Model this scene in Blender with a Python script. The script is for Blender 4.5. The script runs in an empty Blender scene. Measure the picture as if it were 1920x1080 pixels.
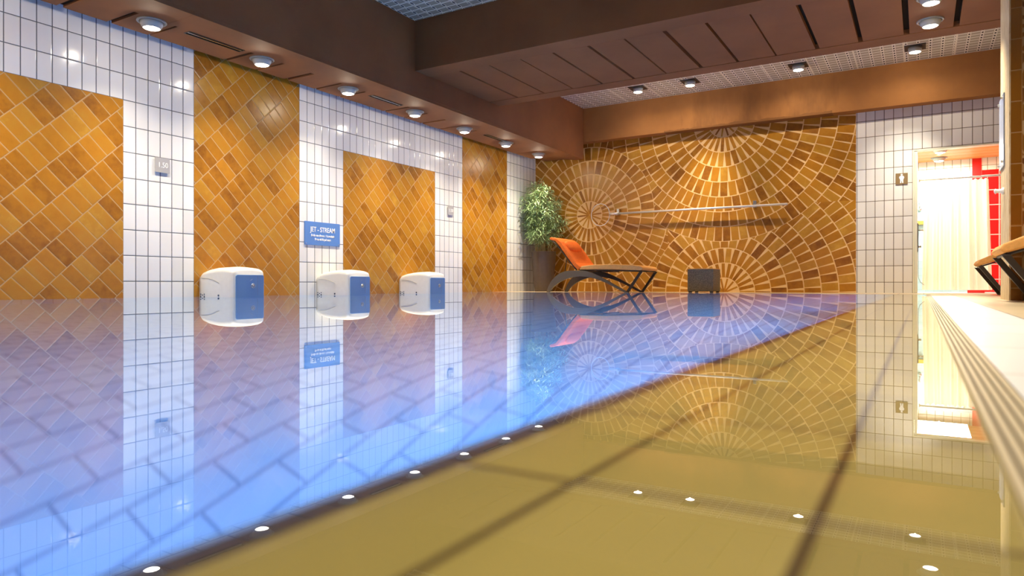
import bpy, bmesh, math, random
from math import sin, cos, pi, radians, sqrt, atan2
from mathutils import Vector, Matrix

random.seed(7)
S = bpy.context.scene
COL = S.collection

# ------------------------------------------------------------------ camera
CAM_H = 0.127
cam_d = bpy.data.cameras.new('camera')
cam = bpy.data.objects.new('camera', cam_d)
COL.objects.link(cam)
cam.location = (0, 0, CAM_H)
cam.rotation_euler = (pi / 2, 0, 0.5387)          # level, turned left
cam_d.sensor_width = 36
cam_d.lens = 1285.46 / 1920 * 36
cam_d.shift_y = -6.0 / 1920
cam_d.clip_start = 0.01
cam_d.dof.use_dof = True
cam_d.dof.focus_distance = 9.0
cam_d.dof.aperture_fstop = 3.2
S.camera = cam

# ------------------------------------------------------------------ view + world
vs = S.view_settings
vs.view_transform = 'Standard'
vs.look = 'None'
vs.gamma = 1
vs.use_curve_mapping = False
vs.exposure = 0.0
W = bpy.data.worlds.new('world')
S.world = W
W.use_nodes = True
W.node_tree.nodes['Background'].inputs[0].default_value = (0.9, 0.75, 0.6, 1)
W.node_tree.nodes['Background'].inputs[1].default_value = 0.02

WARM = (1.0, 0.86, 0.66)
WHITE = (1.0, 0.93, 0.80)

def spot(name, loc, target, power, color, angle=150, blend=1.0, radius=0.04, parent=None):
    d = bpy.data.lights.new(name, 'SPOT')
    d.energy = power
    d.color = color
    d.spot_size = radians(angle)
    d.spot_blend = blend
    d.shadow_soft_size = radius
    o = bpy.data.objects.new(name, d)
    COL.objects.link(o)
    o.location = loc
    v = Vector(target) - Vector(loc)
    o.rotation_euler = v.to_track_quat('-Z', 'Y').to_euler()
    return o

def area(name, loc, target, sx, sy, power, color):
    d = bpy.data.lights.new(name, 'AREA')
    d.shape = 'RECTANGLE'
    d.size = sx
    d.size_y = sy
    d.energy = power
    d.color = color
    o = bpy.data.objects.new(name, d)
    COL.objects.link(o)
    o.location = loc
    v = Vector(target) - Vector(loc)
    o.rotation_euler = v.to_track_quat('-Z', 'Y').to_euler()
    return o

SOF_Y = [1.2, 2.41, 3.615, 4.81, 6.066, 7.33, 8.51, 9.71, 10.84]      # downlights in the left soffit (first two left of the frame)
SOF_P, SOF_WIDE, SOF_DOT = 105, 5, 8.5
POOL_P = 112
DECK_P = 120
CEIL_P = 100
def dot(name, loc, power, color, radius=0.03):
    d = bpy.data.lights.new(name, 'POINT')
    d.energy = power
    d.color = color
    d.shadow_soft_size = radius
    o = bpy.data.objects.new(name, d)
    COL.objects.link(o)
    o.location = loc
for y in SOF_Y:
    spot('soffit_lamp_light', (-5.92, y, 2.405), (-6.00, y, 0.0), SOF_P, WARM, 122, 0.95, 0.012)
    spot('soffit_lamp_beam', (-5.92, y, 2.405), (-6.10, y, 0.0), 120, WARM, 78, 1.0, 0.012)
    spot('soffit_lamp_glow', (-5.92, y, 2.405), (-6.0, y, 0.0), SOF_WIDE, WHITE, 172, 0.5, 0.012)
    dot('soffit_lamp_spill', (-5.92, y, 2.405), SOF_DOT, WARM, 0.012)
CEIL_L = [(-4.10, 10.99), (-3.235, 11.06), (-1.60, 11.10), (-0.08, 11.08)]
for x, y in CEIL_L:
    spot('ceiling_lamp_light', (x, y, 3.351), (x, y + 0.80, 0.6), CEIL_P * 1.7, WARM, 54, 1.0, 0.012)
    spot('ceiling_lamp_glow', (x, y, 3.351), (x, y, 0.0), CEIL_P * 0.4, WARM, 170, 0.6, 0.012)
    dot('ceiling_lamp_spill', (x, y, 3.350), 9, WARM, 0.012)
spot('ceiling_lamp_light', (-3.235, 11.06, 3.351), (-3.10, 11.95, 1.2), 330, WARM, 52, 1.0, 0.012)
spot('ceiling_lamp_light', (-0.08, 11.08, 3.351), (-0.45, 11.9, 0.1), 330, WHITE, 70, 1.0, 0.012)
# extra lights added over the nearer bays, outside the frame, without fixtures
for x, y in [(0.3, 4.4), (-1.2, 1.2), (0.6, 1.4)]:
    spot('bay_added_light', (x, y, 3.33), (x, y, 0.0), 55, WARM, 110, 0.8, 0.05)
BEAM_L = [(0.075, 7.50), (0.075, 8.16)]
for x, y in BEAM_L:
    spot('beam_lamp_light', (x, y, 2.735), (x + 0.1, y, 0.0), DECK_P * 2.4, WHITE, 100, 0.9, 0.012)
    dot('beam_lamp_spill', (x, y, 2.735), 3, WARM, 0.012)
for y in (0.8, 2.0, 3.2, 4.4, 5.6):  # unseen row assumed over the deck to light it, no fixtures
    spot('deck_unseen_light', (0.35, y, 3.36), (0.35, y, 0.0), DECK_P * 2.1, WHITE, 90, 0.9, 0.05)
# shower room: plain light panel added between its two lamps
area('shower_fill_panel', (0.25, 13.1, 2.2), (0.25, 13.1, 0), 0.8, 1.2, 105, (1, 0.92, 0.76))
for y in (12.75, 13.60):
    dot('shower_lamp_spill', (0.25, y, 2.185), 1.5, WARM, 0.012)
# underwater lamps in the near pool wall, shining across the basin
for y, c, k in [(-1.6, (0.05, 0.27, 1), 1.0), (0.2, (0.04, 0.29, 1), 1.0), (2.0, (0.03, 0.36, 1), 0.8), (3.8, (0.02, 0.38, 1), 0.85),
                (5.6, (0.02, 0.34, 1), 0.95), (7.4, (0.02, 0.28, 1), 1.1), (9.2, (0.02, 0.22, 1), 1.2)]:
    spot('underwater_lamp_light', (-0.42, y, -0.55), (-3.4, y + 0.4, -1.25), POOL_P * k, c, 165, 0.6, 0.08)

# ------------------------------------------------------------------ node helper
class G:
    def __init__(self, name):
        self.m = bpy.data.materials.new(name)
        self.m.use_nodes = True
        self.t = self.m.node_tree
        self.t.nodes.clear()
        self.out = self.t.nodes.new('ShaderNodeOutputMaterial')
    def n(self, kind, **kw):
        nd = self.t.nodes.new(kind)
        for k, v in kw.items():
            setattr(nd, k, v)
        return nd
    def put(self, sock, v):
        if isinstance(v, N):
            v = v.s
        if isinstance(v, bpy.types.NodeSocket):
            self.t.links.new(v, sock)
        else:
            sock.default_value = v
    def math(self, op, *a):
        nd = self.n('ShaderNodeMath', operation=op)
        for i, v in enumerate(a):
            self.put(nd.inputs[i], v)
        return N(self, nd.outputs[0])
    def pos(self):
        g = self.n('ShaderNodeNewGeometry')
        s = self.n('ShaderNodeSeparateXYZ')
        self.t.links.new(g.outputs['Position'], s.inputs[0])
        return [N(self, s.outputs[i]) for i in range(3)]
    def vec(self, x, y, z=0.0):
        c = self.n('ShaderNodeCombineXYZ')
        for i, v in enumerate((x, y, z)):
            self.put(c.inputs[i], v)
        return c.outputs[0]
    def rnd(self, v):
        w = self.n('ShaderNodeTexWhiteNoise', noise_dimensions='3D')
        self.t.links.new(v, w.inputs['Vector'])
        return N(self, w.outputs['Value'])
    def noise(self, scale, detail=3, vec=None, rough=0.5):
        w = self.n('ShaderNodeTexNoise')
        w.inputs['Scale'].default_value = scale
        w.inputs['Detail'].default_value = detail
        w.inputs['Roughness'].default_value = rough
        if vec is None:
            vec = self.n('ShaderNodeNewGeometry').outputs['Position']
        self.t.links.new(vec, w.inputs['Vector'])
        return N(self, w.outputs['Fac'])
    def ramp(self, fac, stops, interp='LINEAR'):
        r = self.n('ShaderNodeValToRGB')
        r.color_ramp.interpolation = interp
        e = r.color_ramp.elements
        while len(e) < len(stops):
            e.new(0.5)
        for i, (p, c) in enumerate(stops):
            e[i].position = p
            e[i].color = (*c, 1)
        self.put(r.inputs[0], fac)
        return r.outputs[0]
    def mixc(self, fac, a, b, blend='MIX'):
        m = self.n('ShaderNodeMix', data_type='RGBA', blend_type=blend)
        self.put(m.inputs[0], fac)
        for sock, v in ((m.inputs[6], a), (m.inputs[7], b)):
            if isinstance(v, tuple):
                v = (*v[:3], 1)
            self.put(sock, v)
        return m.outputs[2]
    def bsdf(self, color, rough=0.5, spec=0.5, metal=0.0, height=None, bump=0.2, dist=0.01, **kw):
        p = self.n('ShaderNodeBsdfPrincipled')
        if isinstance(color, tuple):
            color = (*color[:3], 1)
        self.put(p.inputs['Base Color'], color)
        self.put(p.inputs['Roughness'], rough)
        self.put(p.inputs['Specular IOR Level'], spec)
        self.put(p.inputs['Metallic'], metal)
        for k, v in kw.items():
            self.put(p.inputs[k.replace('_', ' ')], v)
        if height is not None:
            b = self.n('ShaderNodeBump')
            b.inputs['Strength'].default_value = bump
            b.inputs['Distance'].default_value = dist
            self.put(b.inputs['Height'], height)
            self.t.links.new(b.outputs[0], p.inputs['Normal'])
        self.t.links.new(p.outputs[0], self.out.inputs[0])
        return self.m

class N:
    def __init__(self, g, s): self.g, self.s = g, s
    def __add__(self, o): return self.g.math('ADD', self, o)
    def __radd__(self, o): return self.g.math('ADD', o, self)
    def __sub__(self, o): return self.g.math('SUBTRACT', self, o)
    def __rsub__(self, o): return self.g.math('SUBTRACT', o, self)
    def __mul__(self, o): return self.g.math('MULTIPLY', self, o)
    def __rmul__(self, o): return self.g.math('MULTIPLY', o, self)
    def __truediv__(self, o): return self.g.math('DIVIDE', self, o)
    def __rtruediv__(self, o): return self.g.math('DIVIDE', o, self)
    def __lt__(self, o): return self.g.math('LESS_THAN', self, o)
    def __gt__(self, o): return self.g.math('GREATER_THAN', self, o)
    def floor(self): return self.g.math('FLOOR', self)
    def fract(self): return self.g.math('FRACT', self)
    def abs(self): return self.g.math('ABSOLUTE', self)
    def sqrt(self): return self.g.math('SQRT', self)
    def max(self, o): return self.g.math('MAXIMUM', self, o)
    def min(self, o): return self.g.math('MINIMUM', self, o)

def sel(m, a, b):                     # m ? a : b
    g = m.g
    return m * a + (1.0 - m) * b

def plain(name, color, rough=0.5, spec=0.5, metal=0.0, var=0.0, scale=20, bump=0.0, **kw):
    g = G(name)
    c = color
    h = None
    if var:
        nz = g.noise(scale, 4)
        lo = tuple(v * (1 - var) for v in color)
        hi = tuple(min(1, v * (1 + var)) for v in color)
        c = g.ramp(nz, [(0.3, lo), (0.7, hi)])
    if bump:
        h = g.noise(scale * 4, 3)
    return g.bsdf(c, rough, spec, metal, height=h, bump=bump, **kw)

def emit(name, color, strength):
    g = G(name)
    e = g.n('ShaderNodeEmission')
    e.inputs[0].default_value = (*color, 1)
    e.inputs[1].default_value = strength
    g.t.links.new(e.outputs[0], g.out.inputs[0])
    return g.m

def white_tile(name, axis, u0, z0, pu=0.125, pz=0.25, gw=0.0085, col=(0.80, 0.80, 0.79), grout=(0.10, 0.11, 0.13), rough=0.16, zones=None):
    g = G(name)
    P = g.pos()
    u = P[axis]
    v = P[2] if axis < 2 else P[1]
    a = (u - u0) / pu
    b = (v - z0) / pz
    fa, fb = a.fract(), b.fract()
    du = (0.5 - (fa - 0.5).abs()) * pu
    dv = (0.5 - (fb - 0.5).abs()) * pz
    d = du.min(dv)
    m = d < gw / 2
    r = g.rnd(g.vec(a.floor(), b.floor(), 3.0))
    base = g.ramp(r, [(0, tuple(c * 0.93 for c in col)), (1, tuple(min(1, c * 1.04) for c in col))])
    c = g.mixc(m, base, grout)
    hh = g.math('SMOOTH_MIN', d * 90.0, 1.0, 0.3)
    # every glazed tile sits at a slightly different tilt
    tilt = (g.rnd(g.vec(a.floor(), b.floor(), 9.0)) - 0.5) * (fa - 0.5) * 0.5 + (g.rnd(g.vec(a.floor(), b.floor(), 11.0)) - 0.5) * (fb - 0.5) * 0.5
    return g.bsdf(c, sel(m, 0.7, rough), 0.5, height=hh + tilt * 0.8, bump=0.35, dist=0.004)

BROWN_STOPS = [(0.0, (0.17, 0.052, 0.004)), (0.15, (0.25, 0.088, 0.006)), (0.35, (0.37, 0.145, 0.008)),
               (0.6, (0.44, 0.182, 0.011)), (0.8, (0.44, 0.205, 0.018)), (1.0, (0.55, 0.285, 0.034))]

def diag_tile(name):
    g = G(name)
    X, Y, Z = g.pos()
    u = (Y * 0.70711) + (Z * 0.70711)
    v = (Z * 0.70711) - (Y * 0.70711)
    b = v / 0.25 + 0.37
    row = b.floor()
    off = g.rnd(g.vec(row, 4.0, 1.0)) * 0.25 + row * 0.5
    a = u / 0.125 + off
    fa, fb = a.fract(), b.fract()
    d = ((0.5 - (fa - 0.5).abs()) * 0.125).min((0.5 - (fb - 0.5).abs()) * 0.25)
    m = d < 0.0042
    r = g.rnd(g.vec(a.floor(), row, 2.0))
    mott = g.noise(9, 5, rough=0.65) - 0.5
    edge = g.math('SMOOTH_MIN', d * 40.0, 1.0, 0.3)
    c = g.ramp(r * 0.62 + mott * 0.75 + 0.22, BROWN_STOPS)
    c = g.mixc(m, c, (0.44, 0.28, 0.13))
    tilt = (g.rnd(g.vec(a.floor(), row, 9.0)) - 0.5) * (fa - 0.5) * 0.6 + (g.rnd(g.vec(a.floor(), row, 11.0)) - 0.5) * (fb - 0.5) * 0.6
    hh = g.math('SMOOTH_MIN', d * 90.0, 1.0, 0.3) + tilt + g.noise(30, 2) * 0.12
    return g.bsdf(c, sel(m, 0.75, 0.33), 0.5, height=hh, bump=0.4, dist=0.004)

def fan_tile(name, ua, centres, rules, R=0.256, dark=1.0):
    """tiles laid in rings round several centres; ua = axis used as horizontal coordinate"""
    g = G(name)
    P = g.pos()
    u, z = P[ua], P[2]
    rr = []
    for cu, cz in centres:
        dx, dz = u - cu, z - cz
        rr.append((dx * dx + dz * dz).sqrt())
    cu, cz = rules(g, u, z, rr, R)
    dx, dz = u - cu, z - cz
    r = (dx * dx + dz * dz).sqrt()
    k = (r / R).floor()
    n = (k > 2.5) * (k * (2 * pi * R / 0.128)).floor()
    n = n + (k < 0.5) * 14.0 + ((k > 0.5) * (k < 1.5)) * 28.0 + ((k > 1.5) * (k < 2.5)) * 34.0
    phase = g.rnd(g.vec(k, cu, cz))
    th = g.math('ARCTAN2', dz, dx) / (2 * pi) + 0.5
    a = th * n + phase
    fa = a.fract()
    rin = (k * R).max(0.07)
    dist = (fa - 0.5).abs() * (2 * pi) * r / n
    hw = rin * (pi * 0.94) / n
    fr = (r / R).fract()
    dr = (0.5 - (fr - 0.5).abs()) * R
    m = ((dist > hw) + (dr < 0.008)).min(1.0)
    rv = g.rnd(g.vec((a.floor()), k, cu))
    mott = g.noise(7, 5, rough=0.65) - 0.5
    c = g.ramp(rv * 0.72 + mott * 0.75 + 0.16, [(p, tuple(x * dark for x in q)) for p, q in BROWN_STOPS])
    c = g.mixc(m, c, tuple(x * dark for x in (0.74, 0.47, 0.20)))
    tilt = (g.rnd(g.vec(a.floor(), k, 9.0)) - 0.5) * (fa - 0.5) * 0.6
    hh = (1.0 - m) + tilt + g.noise(30, 2) * 0.1
    return g.bsdf(c, sel(m, 0.8, 0.32), 0.4, height=hh, bump=0.35, dist=0.004)

def brown_paint(name, col=(0.26, 0.100, 0.034)):
    g = G(name)
    a = g.noise(1.3, 5, rough=0.6)
    b = g.noise(140, 2)
    c = g.ramp(a, [(0.3, tuple(v * 0.82 for v in col)), (0.7, tuple(v * 1.12 for v in col))])
    c2 = g.mixc(b * 0.25, c, tuple(v * 0.6 for v in col))
    return g.bsdf(c2, 0.75, 0.25, height=b, bump=0.25, dist=0.003)

def stained_paint(name, col):
    g = G(name)
    X, Y, Z = g.pos()
    a = g.noise(1.3, 5, rough=0.6)
    c = g.ramp(a, [(0.3, tuple(v * 0.82 for v in col)), (0.7, tuple(v * 1.15 for v in col))])
    # old water stains that have run down the board behind the lamps
    n1 = g.noise(2.2, 4, vec=g.vec(X * 1.0, 0.0, Z * 0.35), rough=0.6)
    zone = (X > -3.6) * (X < -1.1)
    band = (1.0 - (Z - 2.81) / 0.5).max(0.0).min(1.0)
    f = ((n1 - 0.47) * 5.0).max(0.0).min(1.0) * zone * (0.35 + band * 0.5)
    low = ((Z + (g.noise(6, 3) - 0.5) * 0.10) < 2.85) * (X > -3.9) * (X < -1.2)
    f = f.max(low * 0.55)
    c = g.mixc(f, c, tuple(v * 0.35 for v in col))
    b = g.noise(140, 2)
    return g.bsdf(c, 0.75, 0.25, height=b, bump=0.25, dist=0.003)

def ceil_panel(name):
    g = G(name)
    X, Y, Z = g.pos()
    b = Y / 0.114
    a = X / 0.146 + 0.3
    fa, fb = (a.fract() - 0.5).abs(), (b.fract() - 0.5).abs()
    # ribs with an oval slot between neighbouring cells
    ex = (0.5 - fa) / 0.085
    ey = fb / 0.30
    q = (ex * ex + ey * ey).sqrt()
    hole = q < 1.0
    rim = ((q < 1.75) * (q > 1.0)).max((fb > 0.40) * (fa < 0.40))
    seam = ((X + 0.23) / 0.62).fract()
    seamm = (seam < 0.035)
    c = g.mixc(rim, (0.42, 0.37, 0.26), (0.90, 0.86, 0.72))
    c = g.mixc(hole, c, (0.06, 0.05, 0.03))
    c = g.mixc(seamm, c, (0.80, 0.75, 0.58))
    hh = rim * 1.0 - hole * 1.0 + seamm * 0.6
    return g.bsdf(c, 0.6, 0.3, height=hh, bump=0.6, dist=0.012)

def rough_stone(name):
    g = G(name)
    X, Y, Z = g.pos()
    v = g.vec(X * 6.0, Y * 6.0, Z * 1.2)
    a = g.noise(6, 5, vec=v, rough=0.7)
    c = g.ramp(a, [(0.3, (0.42, 0.27, 0.11)), (0.5, (0.70, 0.52, 0.28)), (0.72, (0.80, 0.68, 0.45))])
    return g.bsdf(c, 0.55, 0.4, height=a, bump=0.8, dist=0.02)

def wood_slats(name):
    g = G(name)
    X, Y, Z = g.pos()
    a = g.noise(4, 4, vec=g.vec(X * 0.6, Y * 14.0, Z))
    c = g.ramp(a, [(0.3, (0.62, 0.24, 0.05)), (0.7, (0.78, 0.36, 0.10))])
    return g.bsdf(c, 0.45, 0.4)

def deck_tile(name, px, py, x0, y0, col, grout, gw=0.008, rough=0.22, var=0.08, mott=0.0):
    g = G(name)
    X, Y, Z = g.pos()
    a, b = (X - x0) / px, (Y - y0) / py
    d = ((0.5 - (a.fract() - 0.5).abs()) * px).min((0.5 - (b.fract() - 0.5).abs()) * py)
    m = d < gw / 2
    r = g.rnd(g.vec(a.floor(), b.floor(), 5.0)) + (g.noise(6, 4) - 0.5) * mott
    c = g.ramp(r, [(0, tuple(v * (1 - var) for v in col)), (1, tuple(min(1, v * (1 + var)) for v in col))])
    c = g.mixc(m, c, grout)
    return g.bsdf(c, rough, 0.5, height=g.math('SMOOTH_MIN', d * 80.0, 1.0, 0.3), bump=0.3, dist=0.003)

def pool_tile(name):
    g = G(name)
    X, Y, Z = g.pos()
    # running bond across the floor, same pattern carried up the basin walls
    uu = X + Z * 0.0
    b = X / 0.125
    a = Y / 0.25 + b.floor() * 0.5
    d = ((0.5 - (a.fract() - 0.5).abs()) * 0.25).min((0.5 - (b.fract() - 0.5).abs()) * 0.125)
    s = g.math('SMOOTH_MIN', d / 0.010, 1.0, 0.25)
    c = g.mixc(s, (0.26, 0.38, 0.56), (0.70, 0.80, 0.90))
    return g.bsdf(c, 0.5, 0.3)

def water_deep():
    g = G('pool_water')
    r = g.n('ShaderNodeBsdfGlass')
    r.inputs['Color'].default_value = (0.93, 0.98, 1, 1)
    r.inputs['Roughness'].default_value = 0.0
    r.inputs['IOR'].default_value = 1.33
    g.t.links.new(r.outputs[0], g.out.inputs[0])
    return g.m

def water_film():
    g = G('water_film')
    f = g.n('ShaderNodeFresnel')
    f.inputs['IOR'].default_value = 1.33
    t = g.n('ShaderNodeBsdfTransparent')
    t.inputs[0].default_value = (0.97, 0.97, 0.93, 1)
    gl = g.n('ShaderNodeBsdfGlossy')
    gl.inputs['Roughness'].default_value = 0.0
    gl.inputs['Color'].default_value = (1, 1, 1, 1)
    mx = g.n('ShaderNodeMixShader')
    g.t.links.new(f.outputs[0], mx.inputs[0])
    g.t.links.new(t.outputs[0], mx.inputs[1])
    g.t.links.new(gl.outputs[0], mx.inputs[2])
    g.t.links.new(mx.outputs[0], g.out.inputs[0])
    return g.m

# ------------------------------------------------------------------ mesh helpers
def link(name, bm, mats, parent=None, smooth=False, bevel=0.0, seg=2):
    me = bpy.data.meshes.new(name)
    bmesh.ops.recalc_face_normals(bm, faces=bm.faces) if smooth is not None and smooth != 'keep' else None
    bm.to_mesh(me)
    bm.free()
    if not isinstance(mats, (list, tuple)):
        mats = [mats]
    for m in mats:
        me.materials.append(m)
    if smooth is True:
        for p in me.polygons:
            p.use_smooth = True
    o = bpy.data.objects.new(name, me)
    COL.objects.link(o)
    if bevel:
        b = o.modifiers.new('bevel', 'BEVEL')
        b.width = bevel
        b.segments = seg
        b.limit_method = 'ANGLE'
        b.angle_limit = radians(40)
    if parent is not None:
        o.parent = parent
    return o

def box(bm, x0, x1, y0, y1, z0, z1, mi=0, M=None):
    vs = [Vector((x, y, z)) for x in (x0, x1) for y in (y0, y1) for z in (z0, z1)]
    if M is not None:
        vs = [M @ v for v in vs]
    v = [bm.verts.new(p) for p in vs]
    for f in ((0, 1, 3, 2), (4, 6, 7, 5), (0, 4, 5, 1), (2, 3, 7, 6), (0, 2, 6, 4), (1, 5, 7, 3)):
        bm.faces.new([v[i] for i in f]).material_index = mi

def quad(bm, pts, mi=0):
    f = bm.faces.new([bm.verts.new(p) for p in pts])
    f.material_index = mi
    return f

def prism(bm, pts, axis, a0, a1, mi=0):
    """outline pts (2D) extruded along axis; order of the 2D coordinates: the remaining axes"""
    def P(p, t):
        c = [p[0], p[1]]
        c.insert(axis, t)
        return Vector(c)
    A = [bm.verts.new(P(p, a0)) for p in pts]
    B = [bm.verts.new(P(p, a1)) for p in pts]
    bm.faces.new(A[::-1]).material_index = mi
    bm.faces.new(B).material_index = mi
    for i in range(len(pts)):
        j = (i + 1) % len(pts)
        bm.faces.new((A[i], A[j], B[j], B[i])).material_index = mi

def lathe(bm, prof, n=32, c=(0, 0, 0), M=None, mi=0, cap0=True, cap1=True):
    rings = []
    for r, z in prof:
        ring = []
        for i in range(n):
            a = 2 * pi * i / n
            p = Vector((r * cos(a), r * sin(a), z))
            if M is not None:
                p = M @ p
            ring.append(bm.verts.new(p + Vector(c)))
        rings.append(ring)
    for a, b in zip(rings, rings[1:]):
        for i in range(n):
            j = (i + 1) % n
            bm.faces.new((a[i], a[j], b[j], b[i])).material_index = mi
    if cap0:
        bm.faces.new(rings[0][::-1]).material_index = mi
    if cap1:
        bm.faces.new(rings[-1]).material_index = mi

def tube(bm, pts, r, n=8, closed=False, mi=0, r1=None):
    pts = [Vector(p) for p in pts]
    m = len(pts)
    rings = []
    ref = Vector((0, 0, 1))
    for i, p in enumerate(pts):
        if closed:
            t = pts[(i + 1) % m] - pts[i - 1]
        else:
            t = pts[min(i + 1, m - 1)] - pts[max(i - 1, 0)]
        t.normalize()
        rf = ref if abs(t.dot(ref)) < 0.95 else Vector((0, 1, 0))
        a = t.cross(rf).normalized()
        b = t.cross(a).normalized()
        rad = r if r1 is None else r + (r1 - r) * i / (m - 1)
        rings.append([bm.verts.new(p + a * (rad * cos(2 * pi * k / n)) + b * (rad * sin(2 * pi * k / n))) for k in range(n)])
    rng = range(m) if closed else range(m - 1)
    for i in rng:
        A, B = rings[i], rings[(i + 1) % m]
        for k in range(n):
            l = (k + 1) % n
            bm.faces.new((A[k], A[l], B[l], B[k])).material_index = mi
    if not closed:
        bm.faces.new(rings[0][::-1]).material_index = mi
        bm.faces.new(rings[-1]).material_index = mi

def thing(name, label, cat, loc=(0, 0, 0), rz=0, group=None):
    o = bpy.data.objects.new(name, None)
    o.empty_display_size = 0.1
    COL.objects.link(o)
    o.location = loc
    o.rotation_euler = (0, 0, rz)
    o['label'] = label
    o['category'] = cat
    if group:
        o['group'] = group
    return o

def tag(o, label, cat, group=None):
    o['label'] = label
    o['category'] = cat
    if group:
        o['group'] = group
    return o

def struct(name, bm, mats, label=None, **kw):
    o = link(name, bm, mats, **kw)
    o['kind'] = 'structure'
    if label:
        o['label'] = label
    return o

def copy_tree(o, parent=None):
    c = o.copy()
    COL.objects.link(c)
    if parent is not None:
        c.parent = parent
    for ch in list(o.children):
        copy_tree(ch, c)
    return c

# ------------------------------------------------------------------ materials
LX, FY, ZW = -6.60, 11.96, 2.6605
M_wA = white_tile('white_tile_near', 1, 2.7436, ZW)
M_wM = white_tile('white_tile_middle', 1, 5.9209, ZW)
M_wN = white_tile('white_tile_end', 1, 10.86, ZW)
M_wF = white_tile('white_tile_far', 0, -0.7433, ZW + 0.006, col=(0.80, 0.77, 0.71), grout=(0.13, 0.09, 0.05))
M_diag = diag_tile('brown_diagonal_tile')
def rules_far(g, u, z, rr, R):
    m1 = rr[0] < 5 * R
    m2 = rr[1] < 8 * R
    m3 = rr[2] < 5 * R
    left = u < -3.9
    up = z > 1.45
    cu = sel(m1, -5.43, sel(m2, -2.915, sel(m3, -2.915, sel(left, -5.43, -2.915))))
    cz = sel(m1, 1.457, sel(m2, 2.917, sel(m3, -0.01, sel(left, 1.457, sel(up, 2.917, -0.01)))))
    return cu, cz
M_fan = fan_tile('brown_fan_tile', 0, [(-5.43, 1.457), (-2.915, 2.917), (-2.915, -0.01)], rules_far)
def rules_col(g, u, z, rr, R):
    up = z > 1.57
    return sel(up, 0.84, 0.84), sel(up, 2.2, 0.94)
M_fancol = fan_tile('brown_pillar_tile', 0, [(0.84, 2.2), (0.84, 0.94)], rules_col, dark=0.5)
M_paint = brown_paint('brown_beam_paint')
M_stain = stained_paint('stained_beam_paint', (0.36, 0.150, 0.040))
M_gap = plain('gap_shade_paint', (0.02, 0.012, 0.008), 0.9, 0.1)  # near-black colour standing in for the shade inside the gaps
M_ceil = ceil_panel('ceiling_panel')
M_stone = rough_stone('pillar_stone')
M_wood = wood_slats('wood_slats')
M_pool = pool_tile('pool_tile')
M_deep = water_deep()
M_film = water_film()
M_shelf = deck_tile('rim_tile', 0.148, 0.25, -0.198, 0.163, (0.36, 0.28, 0.085), (0.08, 0.045, 0.012), 0.007, 0.4, 0.12, 0.6)
M_rimdark = plain('rim_edge', (0.05, 0.03, 0.015), 0.5)
M_strip = deck_tile('white_strip_tile', 0.5, 0.5, 0.325, 0.2, (0.84, 0.83, 0.78), (0.35, 0.3, 0.2), 0.006, 0.28, 0.03)
M_deck = deck_tile('beige_deck_tile', 0.30, 0.60, 0.325, 0.2, (0.62, 0.48, 0.28), (0.18, 0.10, 0.05), 0.008, 0.3, 0.1, 0.5)
M_grate = plain('grate_plastic', (0.55, 0.44, 0.26), 0.45)
M_wall = plain('plain_wall', (0.55, 0.38, 0.22), 0.8, 0.2, var=0.1, scale=3)
M_steel = plain('brushed_steel', (0.62, 0.62, 0.60), 0.28, 0.5, 1.0)
M_alu = plain('pole_aluminium', (0.80, 0.78, 0.74), 0.35, 0.5, 0.6)
M_trim = plain('lamp_trim_metal', (0.30, 0.29, 0.25), 0.35, 0.5, 0.2)
M_cup = plain('lamp_reflector', (0.52, 0.52, 0.46), 0.35, 0.5, 0.0)
M_bulb = emit('lamp_glass', (1.0, 0.95, 0.86), 14)
M_black = plain('black_metal', (0.02, 0.018, 0.016), 0.4)
M_shell = plain('white_jet_shell', (0.80, 0.79, 0.74), 0.22, 0.5, var=0.02)
M_blue = plain('blue_jet_panel', (0.20, 0.36, 0.60), 0.3, 0.5)
M_navy = plain('dark_seam', (0.04, 0.06, 0.10), 0.6)
M_grey = plain('grey_plate', (0.42, 0.41, 0.41), 0.4, 0.5)
M_dgrey = plain('blue_grey_glass', (0.36, 0.40, 0.50), 0.25, 0.5)
M_sign = plain('blue_sign_plastic', (0.10, 0.24, 0.58), 0.3, 0.5)
M_letter = plain('white_lettering', (0.92, 0.92, 0.90), 0.5)
M_pot = plain('brown_pot', (0.085, 0.06, 0.045), 0.35, 0.5, var=0.1)
M_soil = plain('soil', (0.05, 0.03, 0.02), 0.9, var=0.4)
M_leaf = plain('bamboo_leaf', (0.40, 0.56, 0.28), 0.45, 0.4, var=0.5, scale=6)
M_stem = plain('bamboo_stem', (0.45, 0.36, 0.14), 0.5, var=0.3, scale=9)
M_orange = plain('orange_fabric', (0.86, 0.18, 0.025), 0.75, 0.2, var=0.08, scale=40, bump=0.15)
M_orange2 = plain('pale_orange_fabric', (0.86, 0.42, 0.12), 0.75, 0.2, var=0.08, scale=40, bump=0.15)
M_frame = plain('taupe_lounger_frame', (0.13, 0.105, 0.07), 0.35, 0.5, 0.2)
M_dframe = plain('dark_and_shaded_frame', (0.035, 0.022, 0.015), 0.4, 0.5)
M_weave = plain('grey_brown_weave', (0.25, 0.20, 0.11), 0.8, 0.2, var=0.35, scale=60, bump=0.4)
M_cream = plain('cream_door_paint', (0.80, 0.78, 0.60), 0.4)
M_red = white_tile('red_tile', 0, 0.86, ZW - 0.19, 0.25, 0.25, 0.012, (0.72, 0.012, 0.012), (0.80, 0.50, 0.45))
M_redp = plain('plain_red', (0.70, 0.012, 0.010), 0.3)
M_band = white_tile('pale_blue_tile', 0, -0.07, ZW, 0.125, 0.125, 0.006, (0.40, 0.58, 0.62), (0.30, 0.42, 0.45))
M_wS = white_tile('shower_white_tile', 0, -0.05, ZW - 0.02, col=(0.80, 0.77, 0.68), grout=(0.25, 0.20, 0.10))
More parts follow.
